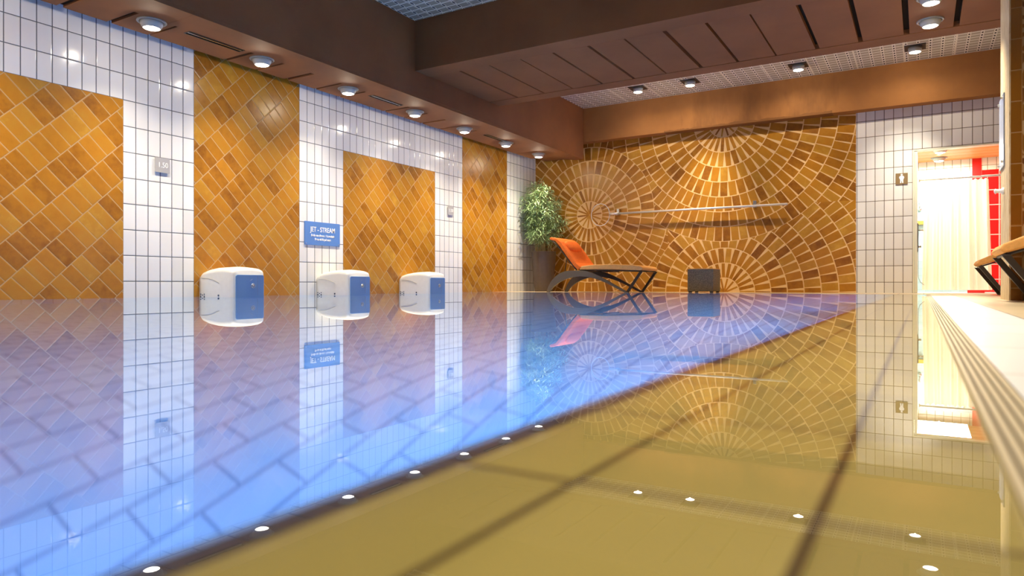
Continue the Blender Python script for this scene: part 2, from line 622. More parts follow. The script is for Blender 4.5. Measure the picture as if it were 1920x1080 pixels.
def curtain_mat():
    g = G('curtain_fabric')
    d = g.n('ShaderNodeBsdfDiffuse'); d.inputs[0].default_value = (0.88, 0.86, 0.72, 1)
    t = g.n('ShaderNodeBsdfTranslucent'); t.inputs[0].default_value = (0.92, 0.90, 0.74, 1)
    mx = g.n('ShaderNodeMixShader'); mx.inputs[0].default_value = 0.45
    g.t.links.new(d.outputs[0], mx.inputs[1]); g.t.links.new(t.outputs[0], mx.inputs[2])
    g.t.links.new(mx.outputs[0], g.out.inputs[0])
    return g.m
M_curtain = curtain_mat()

# ------------------------------------------------------------------ left wall
ZT = 3.5
bm = bmesh.new()
def lw(y0, y1, z0, z1, mi):
    quad(bm, [(LX, y0, z0), (LX, y1, z0), (LX, y1, z1), (LX, y0, z1)], mi)
P1, P2 = 3.746, 4.494
lw(-4.5, P1, 0.0, 1.9105, 3)
lw(-4.5, P1, 1.9105, ZT, 0)
lw(P1, P2, 0, ZT, 0)
lw(P2, 5.9209, 0, ZT, 3)
lw(5.9209, 6.671, 0, ZT, 1)
lw(6.671, 8.671, 0, 1.9105, 3)
lw(6.671, 8.671, 1.9105, ZT, 1)
lw(8.671, 9.421, 0, ZT, 1)
lw(9.421, 10.86, 0, ZT, 3)
lw(10.86, FY, 0, ZT, 2)
box(bm, LX - 0.15, LX - 0.01, -4.5, FY + 0.1, 0.0, ZT, 4)
struct('wall_left', bm, [M_wA, M_wM, M_wN, M_diag, M_wall])

# ------------------------------------------------------------------ far wall with the doorway
bm = bmesh.new()
OX0, OX1, OZ = -0.118, 1.50, 2.16
def fw(x0, x1, z0, z1, mi):
    quad(bm, [(x0, FY, z0), (x1, FY, z0), (x1, FY, z1), (x0, FY, z1)], mi)
fw(LX, -0.882, 0, ZT, 0)
fw(-0.882, OX0, 0, ZT, 1)
fw(OX0, OX1, OZ, ZT, 1)
fw(OX1, 4.0, 0, ZT, 1)
box(bm, LX, OX0, FY + 0.005, FY + 0.13, 0.0, ZT, 2)
box(bm, OX0, OX1, FY + 0.005, FY + 0.13, OZ, ZT, 3)
box(bm, OX1, 4.0, FY + 0.005, FY + 0.13, 0.0, ZT, 2)
struct('wall_far', bm, [M_fan, M_wF, M_wall, M_cream])

# right and rear walls, behind and beside the camera
bm = bmesh.new(); box(bm, 4.0, 4.12, -4.5, FY + 0.13, 0, ZT); struct('wall_right', bm, M_wall)
bm = bmesh.new(); box(bm, LX - 0.15, 4.12, -4.62, -4.5, -0.1, ZT); struct('wall_near', bm, M_wall)

# ------------------------------------------------------------------ ceiling, beams
ZC = 3.44
bm = bmesh.new(); box(bm, LX - 0.15, 4.12, -4.5, FY + 0.13, ZC, ZC + 0.12); struct('ceiling', bm, M_ceil)

# left soffit beam: boards with slits, near-black strips inside painting their shade
SX0, SX1, SZ = -6.27, -5.46, 2.485
slits = [(y_, w_ if w_ > 0.045 else w_ * 1.7) for y_, w_ in [(0.2, 0.03), (0.62, 0.012), (1.45, 0.02), (1.85, 0.02), (2.2, 0.03), (2.62, 0.012), (3.02, 0.055), (3.43, 0.026), (3.80, 0.014),
         (4.63, 0.026), (5.02, 0.020), (5.43, 0.060), (5.87, 0.018), (6.27, 0.016), (7.11, 0.026), (7.50, 0.018), (7.92, 0.050), (8.35, 0.020), (8.72, 0.016), (9.86, 0.012), (10.62, 0.014)]]
vents = [(3.93, 4.54), (6.42, 6.99), (9.02, 9.62)]
bm = bmesh.new()
box(bm, SX0, SX1, -4.4, 11.75, SZ + 0.035, ZC - 0.002, 0)
ys = [-4.4] + [v for y, w in slits for v in (y - w / 2, y + w / 2)] + [11.2]
for a, b in zip(ys[::2], ys[1::2]):
    cuts = [v for v in vents if a < v[0] and v[1] < b]
    if not cuts:
        box(bm, SX0, -5.84, a, b, SZ, SZ + 0.034, 0)
    else:
        v0, v1 = cuts[0]
        box(bm, SX0, -5.93, a, b, SZ, SZ + 0.034, 0)
        box(bm, -5.93, -5.84, a, v0, SZ, SZ + 0.034, 0)
        box(bm, -5.93, -5.84, v1, b, SZ, SZ + 0.034, 0)
for y, w in slits:
    box(bm, SX0 + 0.004, -5.845, y - w / 2 + 0.0005, y + w / 2 - 0.0005, SZ + 0.022, SZ + 0.033, 1)
for v0, v1 in vents:
    box(bm, -5.929, -5.841, v0, v1, SZ + 0.028, SZ + 0.033, 1)
bounds = [-4.4, 1.1, 3.72, 6.35, 8.5, 10.3, 11.2]
for a, b in zip(bounds, bounds[1:]):
    box(bm, -5.84, SX1, a, b - 0.002, SZ, SZ + 0.034, 0)
# rounded end by the corner
end = [(-5.84, 11.2), (SX1, 11.2), (SX1, 11.75), (-5.50, 11.75)]
for i in range(1, 8):
    t = i / 8 * pi / 2
    end.append((-5.50 - 0.34 * sin(t), 11.75 - 0.42 * (1 - cos(t))))
prism(bm, [(x, y) for x, y in end], 2, SZ, SZ + 0.034, 0)
struct('trim_1', bm, [M_paint, M_gap], 'boxed brown beam with slotted soffit running along the left wall')

# middle beam: outer fascia, boards with gaps
Y0, Y1, BZ = 6.76, 8.74, 2.81
bm = bmesh.new()
box(bm, -5.455, 4.0, Y0, 7.05, BZ, ZC - 0.002, 0)
box(bm, -5.455, 4.0, 8.49, Y1, BZ, ZC - 0.002, 0)
box(bm, -5.455, 4.0, 7.0, 8.5, BZ + 0.06, ZC - 0.002, 1)
gx = [(-4.98, .035), (-4.545, .022), (-4.104, .016), (-3.665, .028), (-3.22, .036), (-2.79, .020), (-2.34, .044), (-1.90, .032), (-1.465, .018),
      (-1.018, .046), (-0.579, .046), (-0.139, .055), (0.308, .055), (0.75, .02), (1.19, .02), (1.63, .02), (2.07, .02), (2.5, .02), (3.0, .02), (3.5, .02)]
xs = [-5.455] + [v for x, w in gx for v in (x - w / 2, x + w / 2)] + [4.0]
for a, b in zip(xs[::2], xs[1::2]):
    box(bm, a, b, 7.062, 8.482, BZ + 0.004, BZ + 0.055, 0)
struct('trim_2', bm, [M_paint, M_gap], 'wide brown beam across the pool with slatted underside')

# far beam
bm = bmesh.new()
box(bm, -5.455, 4.0, 11.75, FY - 0.001, 2.81, ZC - 0.002, 0)
box(bm, LX + .001, -5.456, 11.76, FY - 0.001, 2.81, ZC - 0.002, 0)
struct('trim_3', bm, M_stain, 'brown beam along the top of the far wall')
# nearer beam, above and behind the camera
bm = bmesh.new(); box(bm, -5.455, 4.0, -0.6, 0.6, 2.81, ZC - 0.002, 0); struct('trim_4', bm, M_paint)

# ------------------------------------------------------------------ pool basin, rim, decks
EX = -0.308           # pool edge
PY1 = 10.35
bm = bmesh.new()
quad(bm, [(LX, -4.5, -1.5), (EX, -4.5, -1.5), (EX, PY1, -1.5), (LX, PY1, -1.5)])
quad(bm, [(LX, -4.5, -1.5), (LX, PY1, -1.5), (LX, PY1, 0), (LX, -4.5, 0)])
quad(bm, [(EX, -4.5, -1.5), (EX, -4.5, -0.06), (EX, PY1, -0.06), (EX, PY1, -1.5)])
quad(bm, [(LX, PY1, -1.5), (EX, PY1, -1.5), (EX, PY1, -0.01), (LX, PY1, -0.01)])
quad(bm, [(LX, -4.5, -1.5), (LX, -4.5, 0), (EX, -4.5, 0), (EX, -4.5, -1.5)])
struct('pool_basin', bm, M_pool, 'blue lit tiled pool basin', smooth='keep')
bm = bmesh.new()
quad(bm, [(LX, -4.5, 0), (EX, -4.5, 0), (EX, PY1, 0), (LX, PY1, 0)])
struct('pool_water', bm, M_deep, 'still blue pool water', smooth='keep')
bm = bmesh.new()
box(bm, EX + 0.018, 0.050, -4.5, PY1, -0.10, -0.004, 0)
box(bm, EX - 0.004, EX + 0.0178, -4.5, PY1, -0.06, -0.004, 1)
struct('pool_rim', bm, [M_shelf, M_rimdark], 'shallow beige tiled overflow rim under a film of water', bevel=0.001)
bm = bmesh.new()
quad(bm, [(EX, -4.5, 0), (0.046, -4.5, 0), (0.046, PY1, 0), (EX, PY1, 0)])
struct('rim_water', bm, M_film, 'thin clear water flowing over the rim', smooth='keep')
bm = bmesh.new()
# overflow grate: long bars over a dark channel
for i in range(5):
    x = 0.0505 + i * 0.0098
    box(bm, x, x + 0.0068, -4.5, PY1, -0.02, -0.001, 0)
box(bm, 0.0505, 0.0975, -4.5, PY1, -0.06, -0.024, 1)
y = -4.0
while y < PY1:
    box(bm, 0.0505, 0.0975, y, y + 0.006, -0.02, -0.004, 0)
    y += 0.5
struct('overflow_grate', bm, [M_grate, M_black], 'beige slotted overflow grate beside the pool rim')
bm = bmesh.new()
box(bm, 0.098, 0.325, -4.5, 9.2, -0.1, 0.0, 0)
box(bm, 0.3255, 4.0, -4.5, 9.2, -0.1, 0.0, 1)
box(bm, 0.098, 4.0, 9.2, FY + 0.12, -0.1, 0.0, 1)
box(bm, LX, 0.097, PY1 + 0.001, FY, -0.1, 0.0005, 1)
struct('floor', bm, [M_strip, M_deck], 'pale tiled deck around the pool')

# ------------------------------------------------------------------ shower room beyond the doorway
bm = bmesh.new()
BY = 14.0
RX = 1.95
quad(bm, [(-0.45, BY, 0), (RX, BY, 0), (RX, BY, 1.95), (-0.45, BY, 1.95)], 1)
quad(bm, [(-0.45, BY, 2.06), (RX, BY, 2.06), (RX, BY, 2.5), (-0.45, BY, 2.5)], 0)
quad(bm, [(-0.45, BY, 1.95), (RX, BY, 1.95), (RX, BY, 2.06), (-0.45, BY, 2.06)], 1)
box(bm, -0.45, RX, BY + 0.01, BY + 0.1, 0, 2.6, 0)
box(bm, 0.735, 0.865, BY - 0.012, BY - 0.001, 1.2, 2.30, 3)
box(bm, 0.866, RX - 0.001, BY - 0.012, BY - 0.001, 0.0, 2.06, 2)
box(bm, -0.55, -0.45, FY + 0.13, BY, 0, 2.6, 1)
box(bm, RX, RX + 0.1, FY + 0.13, BY, 0, 2.6, 2)
struct('wall_shower', bm, [M_wS, M_band, M_red, M_redp])
bm = bmesh.new()
box(bm, -0.45, RX, FY + 0.13, BY, 2.34, 2.40, 1)
yy = FY + 0.14
while yy < BY - 0.03:
    box(bm, -0.42, RX, yy, min(yy + 0.27, BY - 0.012), 2.265, 2.30, 0)
    yy += 0.29
struct('ceiling_shower', bm, [M_wood, M_gap], 'orange wooden slat ceiling of the shower room', bevel=0.008)
bm = bmesh.new(); box(bm, -0.45, RX, FY + 0.13, BY, -0.1, 0.002); struct('floor_shower', bm, M_strip)
# door jamb lining
bm = bmesh.new()
box(bm, OX0 + 0.001, OX0 + 0.02, FY - 0.004, FY + 0.14, 0.002, OZ, 0)
box(bm, OX0 + 0.02, OX1, FY - 0.004, FY + 0.14, OZ - 0.02, OZ - 0.001, 0)
struct('door_1', bm, M_cream, 'cream lined doorway to the showers')

dl = thing('door_leaf', 'cream door standing open at the left jamb of the shower doorway', 'door', (OX0 + 0.05, FY + 0.15, 0))
bm = bmesh.new(); box(bm, -0.0285, 0.011, -0.148, 0.55, 0.004, 2.13); link('leaf', bm, M_cream, dl, bevel=0.003)
bm = bmesh.new(); box(bm, 0.0112, 0.026, -0.145, -0.09, 0.62, 1.05); link('lock_plate', bm, M_steel, dl)
bm = bmesh.new()
tube(bm, [(0.02, -0.118, 0.95), (0.075, -0.118, 0.95), (0.085, -0.06, 0.945)], 0.010, 10)
link('handle', bm, M_steel, dl, smooth=True)
bm = bmesh.new(); tube(bm, [(0.021, -0.118, 0.70), (0.06, -0.118, 0.70)], 0.018, 12); link('lock_knob', bm, M_steel, dl, smooth=True)
bm = bmesh.new()
tube(bm, [(0.020, -0.13, 0.62), (0.022, -0.13, 0.24), (0.05, -0.11, 0.17), (0.10, -0.09, 0.12)], 0.004, 6)
link('chain', bm, M_grey, dl)

# curtain
ct = thing('shower_curtain', 'long cream shower curtain hanging in the lit doorway', 'curtain', (0.40, 12.30, 0))
bm = bmesh.new()
nx, nz = 150, 24
grid = []
rc = random.Random(3)
ph = [rc.uniform(0, 6.28) for _ in range(4)]
for j in range(nz + 1):
    t = j / nz
    z = 1.70 + (0.05 - 1.70) * t
    row = []
    for i in range(nx + 1):
        s = i / nx
        x0, x1 = -0.395 + 0.03 * (1 - t), 0.445 + 0.045 * t
        x = x0 + (x1 - x0) * s
        amp = 0.022 + 0.012 * t
        y = amp * (sin(s * 46 + ph[0] + 0.5 * sin(t * 2)) + 0.6 * sin(s * 23 + ph[1] + t) + 0.5 * sin(s * 71 + ph[2]))
        zz = z + (0.012 * sin(s * 80) if j == 0 else 0)
        row.append(bm.verts.new((x, y, zz)))
    grid.append(row)
for j in range(nz):
    for i in range(nx):
        bm.faces.new((grid[j][i], grid[j][i + 1], grid[j + 1][i + 1], grid[j + 1][i]))
link('cloth', bm, M_curtain, ct, smooth=True)
for i in range(12):
    bm = bmesh.new()
    x = -0.365 + i * 0.0725
    tube(bm, [(x, 0.021 * cos(a), 1.722 + 0.024 * sin(a)) for a in [k * pi / 6 for k in range(12)]], 0.003, 6, closed=True)
    link('ring', bm, M_letter, ct)
rod = thing('curtain_rod', 'white curtain rod spanning the shower doorway', 'rod', (OX0 + 0.08, 12.30, 1.735))
bm = bmesh.new(); tube(bm, [(0.0, 0, 0), (RX - OX0 - 0.085, 0, 0)], 0.013, 12); link('tube', bm, M_letter, rod, smooth=True)
bm = bmesh.new(); lathe(bm, [(0.03, 0), (0.03, 0.008), (0.018, 0.016)], 16, (0, 0, 0), Matrix.Rotation(pi / 2, 3, 'Y')); link('flange', bm, M_letter, rod, smooth=True)
# shower fixture left of the curtain
sf = thing('shower_mixer', 'small chrome shower mixer on the pale blue tiles left of the curtain', 'tap', (-0.03, BY - 0.001, 1.45))
bm = bmesh.new(); tube(bm, [(0, 0, 0.12), (0, -0.05, 0.12), (0.0, -0.06, 0.02)], 0.014, 10); link('spout', bm, M_steel, sf, smooth=True)
bm = bmesh.new(); lathe(bm, [(0.03, 0), (0.03, 0.03), (0.02, 0.05)], 16, (0, 0, 0), Matrix.Rotation(pi / 2, 3, 'X')); link('knob', bm, M_steel, sf, smooth=True)
so = thing('soap_shelf', 'small ochre soap shelf on the tiles left of the curtain', 'shelf', (-0.03, BY - 0.001, 1.18))
bm = bmesh.new(); box(bm, -0.07, 0.07, -0.10, 0, 0.0, 0.02); box(bm, -0.07, 0.07, -0.10, -0.09, 0.02, 0.06); link('tray', bm, plain('ochre', (0.55, 0.33, 0.05), 0.5), so)
rb = thing('red_floor_squeegee', 'red floor squeegee lying on the shower floor behind the curtain', 'squeegee', (0.72, 12.62, 0.002))
bm = bmesh.new(); box(bm, -0.12, 0.10, -0.03, 0.03, 0.0, 0.045); link('blade', bm, M_redp, rb, bevel=0.006)
bm = bmesh.new(); tube(bm, [(0.10, 0, 0.03), (0.62, 0.06, 0.045)], 0.010, 8); link('handle', bm, M_redp, rb)

# ------------------------------------------------------------------ pillar
PX, PYa, PYb = 0.605, 6.80, 7.507
bm = bmesh.new()
box(bm, PX + 0.012, PX + 0.90, PYa, PYb, 0.0, BZ - 0.001, 0)
box(bm, PX + 0.010, PX + 0.085, PYa - 0.003, PYa + 0.001, 0.001, BZ - 0.001, 2)
box(bm, PX, PX + 0.0118, PYa + 0.004, PYb - 0.004, 0.0, BZ - 0.001, 1)
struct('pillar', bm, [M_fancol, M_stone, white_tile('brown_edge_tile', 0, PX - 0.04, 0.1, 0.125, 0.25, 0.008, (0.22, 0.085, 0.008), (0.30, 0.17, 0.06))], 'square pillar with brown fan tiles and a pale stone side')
gs = thing('glass_notice', 'narrow blue-grey glass notice plate fixed high on the pale pillar side', 'sign', (PX - 0.001, 7.33, 1.46))
bm = bmesh.new(); box(bm, -0.010, 0, -0.20, 0.16, -0.32, 0.30); link('plate', bm, M_dgrey, gs, bevel=0.002)
for yy in (-0.17, 0.13):
    for zz in (-0.28, 0.26):
        bm = bmesh.new(); lathe(bm, [(0.012, 0), (0.012, 0.012), (0.006, 0.016)], 12, (-0.010, yy, zz), Matrix.Rotation(-pi / 2, 3, 'Y')); link('fixing', bm, M_steel, gs)
hk = thing('towel_hook', 'small white towel hook on the pillar below the glass notice', 'hook', (PX - 0.001, 7.20, 0.93))
bm = bmesh.new(); lathe(bm, [(0.03, 0), (0.03, 0.01), (0.018, 0.02), (0.014, 0.05), (0.024, 0.06), (0.01, 0.07)], 16, (0, 0, 0), Matrix.Rotation(-pi / 2, 3, 'Y')); link('knob', bm, M_letter, hk, smooth=True)
bx = thing('motion_sensor', 'small black and white sensor box under the beam at the pillar top', 'sensor', (0.50, 7.40, BZ - 0.002))
bm = bmesh.new(); box(bm, -0.03, 0.05, -0.06, 0.06, -0.10, -0.045); link('lens', bm, M_black, bx, bevel=0.006)
bm = bmesh.new(); box(bm, -0.025, 0.045, -0.05, 0.05, -0.045, 0.006); link('body', bm, M_letter, bx, bevel=0.006)

# ------------------------------------------------------------------ lamps
def downlight(loc, rz, label, group, tilt=0.0, cup=0.06):
    t = thing('downlight', label, 'ceiling light', loc, rz, group)
    bm = bmesh.new(); lathe(bm, [(0.122, 0.0), (0.124, -0.006), (0.118, -0.012), (0.101, -0.012), (0.101, 0.0)], 36, cap0=False, cap1=False)
    link('trim_ring', bm, M_trim, t, smooth=True)
    Mt = Matrix.Rotation(tilt, 3, 'Y')
    bm = bmesh.new(); lathe(bm, [(0.099, 0.0), (0.090, -cup * 0.6), (0.075, -cup), (0.069, -cup - 0.004), (0.067, -cup + 0.002)], 32, M=Mt, cap0=True, cap1=False)
    link('lamp_housing', bm, M_cup, t, smooth=True)
    bm = bmesh.new(); lathe(bm, [(0.0665, -cup - 0.001), (0.045, -cup - 0.010), (0.015, -cup - 0.013)], 28, M=Mt, cap0=True, cap1=True)
    link('lamp_glass', bm, M_bulb, t, smooth=True)
    return t
sl = {2.41: 'just outside the frame', }
names = {3.615: 'soffit downlight, the largest and nearest, before the first air slot',
         4.81: 'soffit downlight above the first white jet unit, after the longest air slot',
         6.066: 'soffit downlight above the blue sign, just before the second air slot',
         7.33: 'soffit downlight just past the second air slot, above the smaller brown panel',
         8.51: 'soffit downlight above the farther depth plate, before the third air slot',
         9.71: 'soffit downlight just past the third air slot',
         10.84: 'farthest soffit downlight, above the potted bamboo'}
for y in SOF_Y[2:]:
    downlight((-5.92, y, SZ), 0, 'round grey ' + names[y], 'downlights in the left soffit', 0.0)
cl = ['leftmost of the four lamps in the far lattice ceiling', 'second lamp from the left in the far lattice ceiling',
      'third lamp from the left in the far lattice ceiling', 'rightmost of the four lamps in the far lattice ceiling']
for (x, y), lb in zip(CEIL_L, cl):
    t = thing('square_downlight', 'small bright square-plate lamp, ' + lb, 'ceiling light', (x, y, ZC), 0, 'lamps in the lattice ceiling')
    bm = bmesh.new(); box(bm, -0.13, 0.13, -0.13, 0.13, -0.012, 0.0); link('plate', bm, M_black, t)
    bm = bmesh.new(); lathe(bm, [(0.088, -0.012), (0.082, -0.06), (0.074, -0.075), (0.071, -0.070)], 28, cap1=False); link('lamp_housing', bm, M_cup, t, smooth=True)
    bm = bmesh.new(); lathe(bm, [(0.070, -0.074), (0.046, -0.084), (0.01, -0.087)], 28); link('lamp_glass', bm, M_bulb, t, smooth=True)
downlight((0.075, 7.50, BZ + 0.004), 0, 'bright gimbal downlight in the middle beam at the top edge of the picture', 'downlights in the middle beam')
downlight((0.075, 8.16, BZ + 0.004), 0, 'bright gimbal downlight in the middle beam, the lower of its two', 'downlights in the middle beam')
downlight((0.25, 12.75, 2.265), 0, 'domed lamp at the front of the wooden shower ceiling', 'lamps in the shower ceiling', cup=0.055)
downlight((0.25, 13.60, 2.265), 0, 'domed lamp at the back of the wooden shower ceiling, just above the rod', 'lamps in the shower ceiling', cup=0.055)

# air slots
vl = ['long dark air slot in the soffit above the first brown column', 'air slot in the soffit above the blue sign, middle of the three', 'farthest and shortest-looking air slot in the soffit']
for (a, b), lb in zip(vents, vl):
    t = thing('air_slot', lb, 'vent', (-5.885, (a + b) / 2, SZ), 0, 'air slots in the left soffit')
    L = (b - a) / 2
    bm = bmesh.new()
    box(bm, -0.044, -0.036, -L, L, -0.004, 0.02); box(bm, 0.036, 0.044, -L, L, -0.004, 0.02)
    box(bm, -0.036, 0.036, -L, -L + 0.008, -0.004, 0.02); box(bm, -0.036, 0.036, L - 0.008, L, -0.004, 0.02)
    link('frame', bm, M_dframe, t)
    bm = bmesh.new(); box(bm, -0.008, 0.006, -L + 0.01, L - 0.01, -0.002, 0.016); link('blade', bm, M_steel, t)

# ------------------------------------------------------------------ jet-stream units on the left wall
def text_obj(name, body, size, mat, parent, origin, xdir, ydir, align='CENTER', ext=0.0015, sx=1.0, bold=0.0):
    cu = bpy.data.curves.new(name, 'FONT')
    cu.body = body
    cu.size = size
    cu.align_x = align
    cu.align_y = 'CENTER'
    cu.extrude = ext
    cu.offset = bold
    tmp = bpy.data.objects.new(name, cu)
    COL.objects.link(tmp)
    dg = bpy.context.evaluated_depsgraph_get()
    me = bpy.data.meshes.new_from_object(tmp.evaluated_get(dg))
    bpy.data.objects.remove(tmp)
    X = Vector(xdir); Y = Vector(ydir); Zv = X.cross(Y)
    Mx = Matrix((X, Y, Zv)).transposed()
    for v in me.vertices:
        c = v.co.copy(); c.x *= sx
        v.co = Mx @ c + Vector(origin)
    me.materials.clear()
    me.materials.append(mat)
    o = bpy.data.objects.new(name, me)
    COL.objects.link(o)
    o.parent = parent
    return o

def rounded_rect(w0, w1, h0, h1, r, n=6):
    pts = []
    for cx, cy, a0 in ((w1 - r, h1 - r, 0), (w0 + r, h1 - r, pi / 2), (w0 + r, h0 + r, pi), (w1 - r, h0 + r, 3 * pi / 2)):
        for i in range(n + 1):
            a = a0 + pi / 2 * i / n
            pts.append((cx + r * cos(a), cy + r * sin(a)))
    return pts

def jet_unit():
    t = thing('jet_unit', '', 'jet unit', (LX, 0, 0), 0, 'white pool jet units on the left wall')
    # shell: sections along X (distance from the wall), each a rounded arch, sinking below the water
    bm = bmesh.new()
    secs = [(0.002, 0.40, 0.232), (0.04, 0.405, 0.262), (0.14, 0.41, 0.288), (0.27, 0.41, 0.304), (0.40, 0.41, 0.308), (0.49, 0.40, 0.300), (0.535, 0.385, 0.284), (0.552, 0.355, 0.262)]
    rings = []
    for x, w, h in secs:
        ring = []
        r = 0.055 if x < 0.5 else 0.045
        c0 = 0.205
        y0, y1 = c0 - w / 2, c0 + w / 2
        ring.append((x, y0, -0.45))
        ring.append((x, y0, 0.0))
        ring.append((x, y0, h - r))
        for i in range(1, 7):
            a = pi - pi / 2 * i / 6
            ring.append((x, y0 + r + r * cos(a), h - r + r * sin(a)))
        for i in range(1, 8):       # slightly domed top
            s = i / 8
            ring.append((x, y0 + r + (w - 2 * r) * s, h + 0.010 * sin(pi * s)))
        for i in range(0, 6):
            a = pi / 2 - pi / 2 * i / 6
            ring.append((x, y1 - r + r * cos(a), h - r + r * sin(a)))
        ring.append((x, y1, h - r)); ring.append((x, y1, 0.0)); ring.append((x, y1, -0.45))
        rings.append([bm.verts.new(p) for p in ring])
    for A, B in zip(rings, rings[1:]):
        for i in range(len(A) - 1):
            bm.faces.new((A[i], A[i + 1], B[i + 1], B[i]))
        bm.faces.new((A[-1], A[0], B[0], B[-1]))
    bm.faces.new(rings[0]); bm.faces.new(rings[-1][::-1])
    link('shell', bm, M_shell, t, smooth=True)
    # blue front panel
    bm = bmesh.new()
    prism(bm, rounded_rect(0.035, 0.385, -0.40, 0.232, 0.022), 0, 0.545, 0.560)
    link('front_panel', bm, M_blue, t, bevel=0.004)
    bm = bmesh.new()
    tube(bm, [(0.562, 0.245 + 0.022 * cos(a), 0.115 + 0.022 * sin(a)) for a in [k * pi / 10 for k in range(20)]], 0.004, 8, closed=True)
    lathe(bm, [(0.013, 0), (0.013, 0.006), (0.008, 0.009)], 16, (0.559, 0.245, 0.115), Matrix.Rotation(pi / 2, 3, 'Y'))
    link('push_button', bm, M_steel, t, smooth=True)
    for i in range(2):
        bm = bmesh.new(); z = 0.140 - 0.02 * i
        box(bm, 0.56, 0.562, 0.30, 0.302, 0.02, 0.225) if i == 0 else tube(bm, [(0.561, 0.21 + 0.01 * j, 0.17 + 0.006 * j) for j in range(4)], 0.0015, 6)
        link('panel_line', bm, M_dgrey, t)
    # side crease and suction holes on the near side
    bm = bmesh.new()
    tube(bm, [(0.05, -0.0005, 0.200), (0.16, -0.003, 0.196), (0.25, -0.003, 0.178), (0.34, -0.003, 0.145)], 0.0025, 6)
    link('side_crease', bm, plain('crease', (0.55, 0.53, 0.45), 0.6) if 'crease' not in bpy.data.materials else bpy.data.materials['crease'], t)
    bm = bmesh.new()
    for xx, zz in ((0.035, 0.028), (0.035, 0.006), (0.065, 0.018), (0.095, 0.028), (0.095, 0.006)):
        lathe(bm, [(0.006, 0), (0.006, 0.006)], 10, (xx, 0.002, zz), Matrix.Rotation(pi / 2, 3, 'X'))
    link('suction_holes', bm, M_navy, t)
    bm = bmesh.new(); lathe(bm, [(0.010, 0), (0.010, 0.006)], 12, (0.33, 0.001, 0.016), Matrix.Rotation(pi / 2, 3, 'X')); link('screw', bm, M_navy, t)
    return t
jl = ['nearest white jet unit with blue front, at the water line by the brown column',
      'middle white jet unit with blue front, below the blue jet-stream sign',
      'farthest white jet unit with blue front, between the small brown panel and white tiles']
J0 = jet_unit()
for i, y in enumerate((4.548, 6.190, 7.795)):
    o = J0 if i == 0 else copy_tree(J0)
    o.location = (LX + 0.002, y, 0)
    o['label'] = jl[i]

# ------------------------------------------------------------------ signs on the left wall
sg = thing('jet_sign', 'blue rectangular jet-stream sign with white lettering on the white tiles', 'sign', (LX + 0.001, 6.297, 0.777))
bm = bmesh.new(); prism(bm, rounded_rect(-0.30, 0.30, -0.148, 0.148, 0.012, 3), 0, 0.0, 0.014); link('board', bm, M_sign, sg, bevel=0.002)
text_obj('lettering', 'JET - STREAM', 0.088, M_letter, sg, (0.0148, 0.0, 0.048), (0, 1, 0), (0, 0, 1), sx=0.82, bold=0.001)
text_obj('lettering', 'Bedin van dienen : 1 à sembale', 0.040, M_letter, sg, (0.0148, 0.0, -0.026), (0, 1, 0), (0, 0, 1), sx=0.80, bold=0.0012)
text_obj('lettering', 'Press vid fü pul range', 0.040, M_letter, sg, (0.0148, 0.0, -0.074), (0, 1, 0), (0, 0, 1), sx=0.80, bold=0.0012)
for yy in (-0.28, 0.28):
    bm = bmesh.new(); lathe(bm, [(0.006, 0), (0.006, 0.003)], 10, (0.014, yy, -0.128), Matrix.Rotation(pi / 2, 3, 'Y')); link('screw', bm, M_steel, sg)
def depth_plate(y, label):
    t = thing('depth_plate', label, 'sign', (LX + 0.001, y, 1.333), 0, 'pool depth plates')
    bm = bmesh.new(); prism(bm, rounded_rect(-0.077, 0.077, -0.074, 0.074, 0.006, 3), 0, 0.012, 0.020); link('plate', bm, M_grey, t)
    bm = bmesh.new(); box(bm, 0.0, 0.012, -0.05, 0.05, -0.05, 0.05); link('spacer', bm, M_grey, t)
    text_obj('numerals', '1.50', 0.075, M_letter, t, (0.0212, 0.004, 0.0), (0, 1, 0), (0, 0, 1), sx=0.85)
    return t
depth_plate(4.132, 'square grey depth plate reading 1.50, the nearer one between the two large brown panels')
depth_plate(9.073, 'square grey depth plate reading 1.50, the farther one beside the small brown panel')

ps = thing('toilet_sign', 'square brown plate with white person symbol beside the shower doorway', 'sign', (-0.261, FY - 0.001, 1.735))
bm = bmesh.new(); box(bm, -0.080, 0.080, -0.010, 0, -0.085, 0.085); link('plate', bm, plain('brown_plate', (0.24, 0.16, 0.07), 0.4), ps, bevel=0.002)
bm = bmesh.new()
half = [(0.006, -0.066), (0.022, -0.066), (0.020, -0.020), (0.026, 0.000), (0.034, 0.012), (0.030, 0.034), (0.014, 0.044)]
pts = half + [(-x, z) for x, z in half[::-1]] + [(-0.002, -0.030), (0.002, -0.030)]
prism(bm, pts, 1, -0.0125, -0.0102)
lathe(bm, [(0.014, 0), (0.014, 0.0024)], 16, (0, -0.0101, 0.060), Matrix.Rotation(pi / 2, 3, 'X'))
link('person_symbol', bm, M_letter, ps)

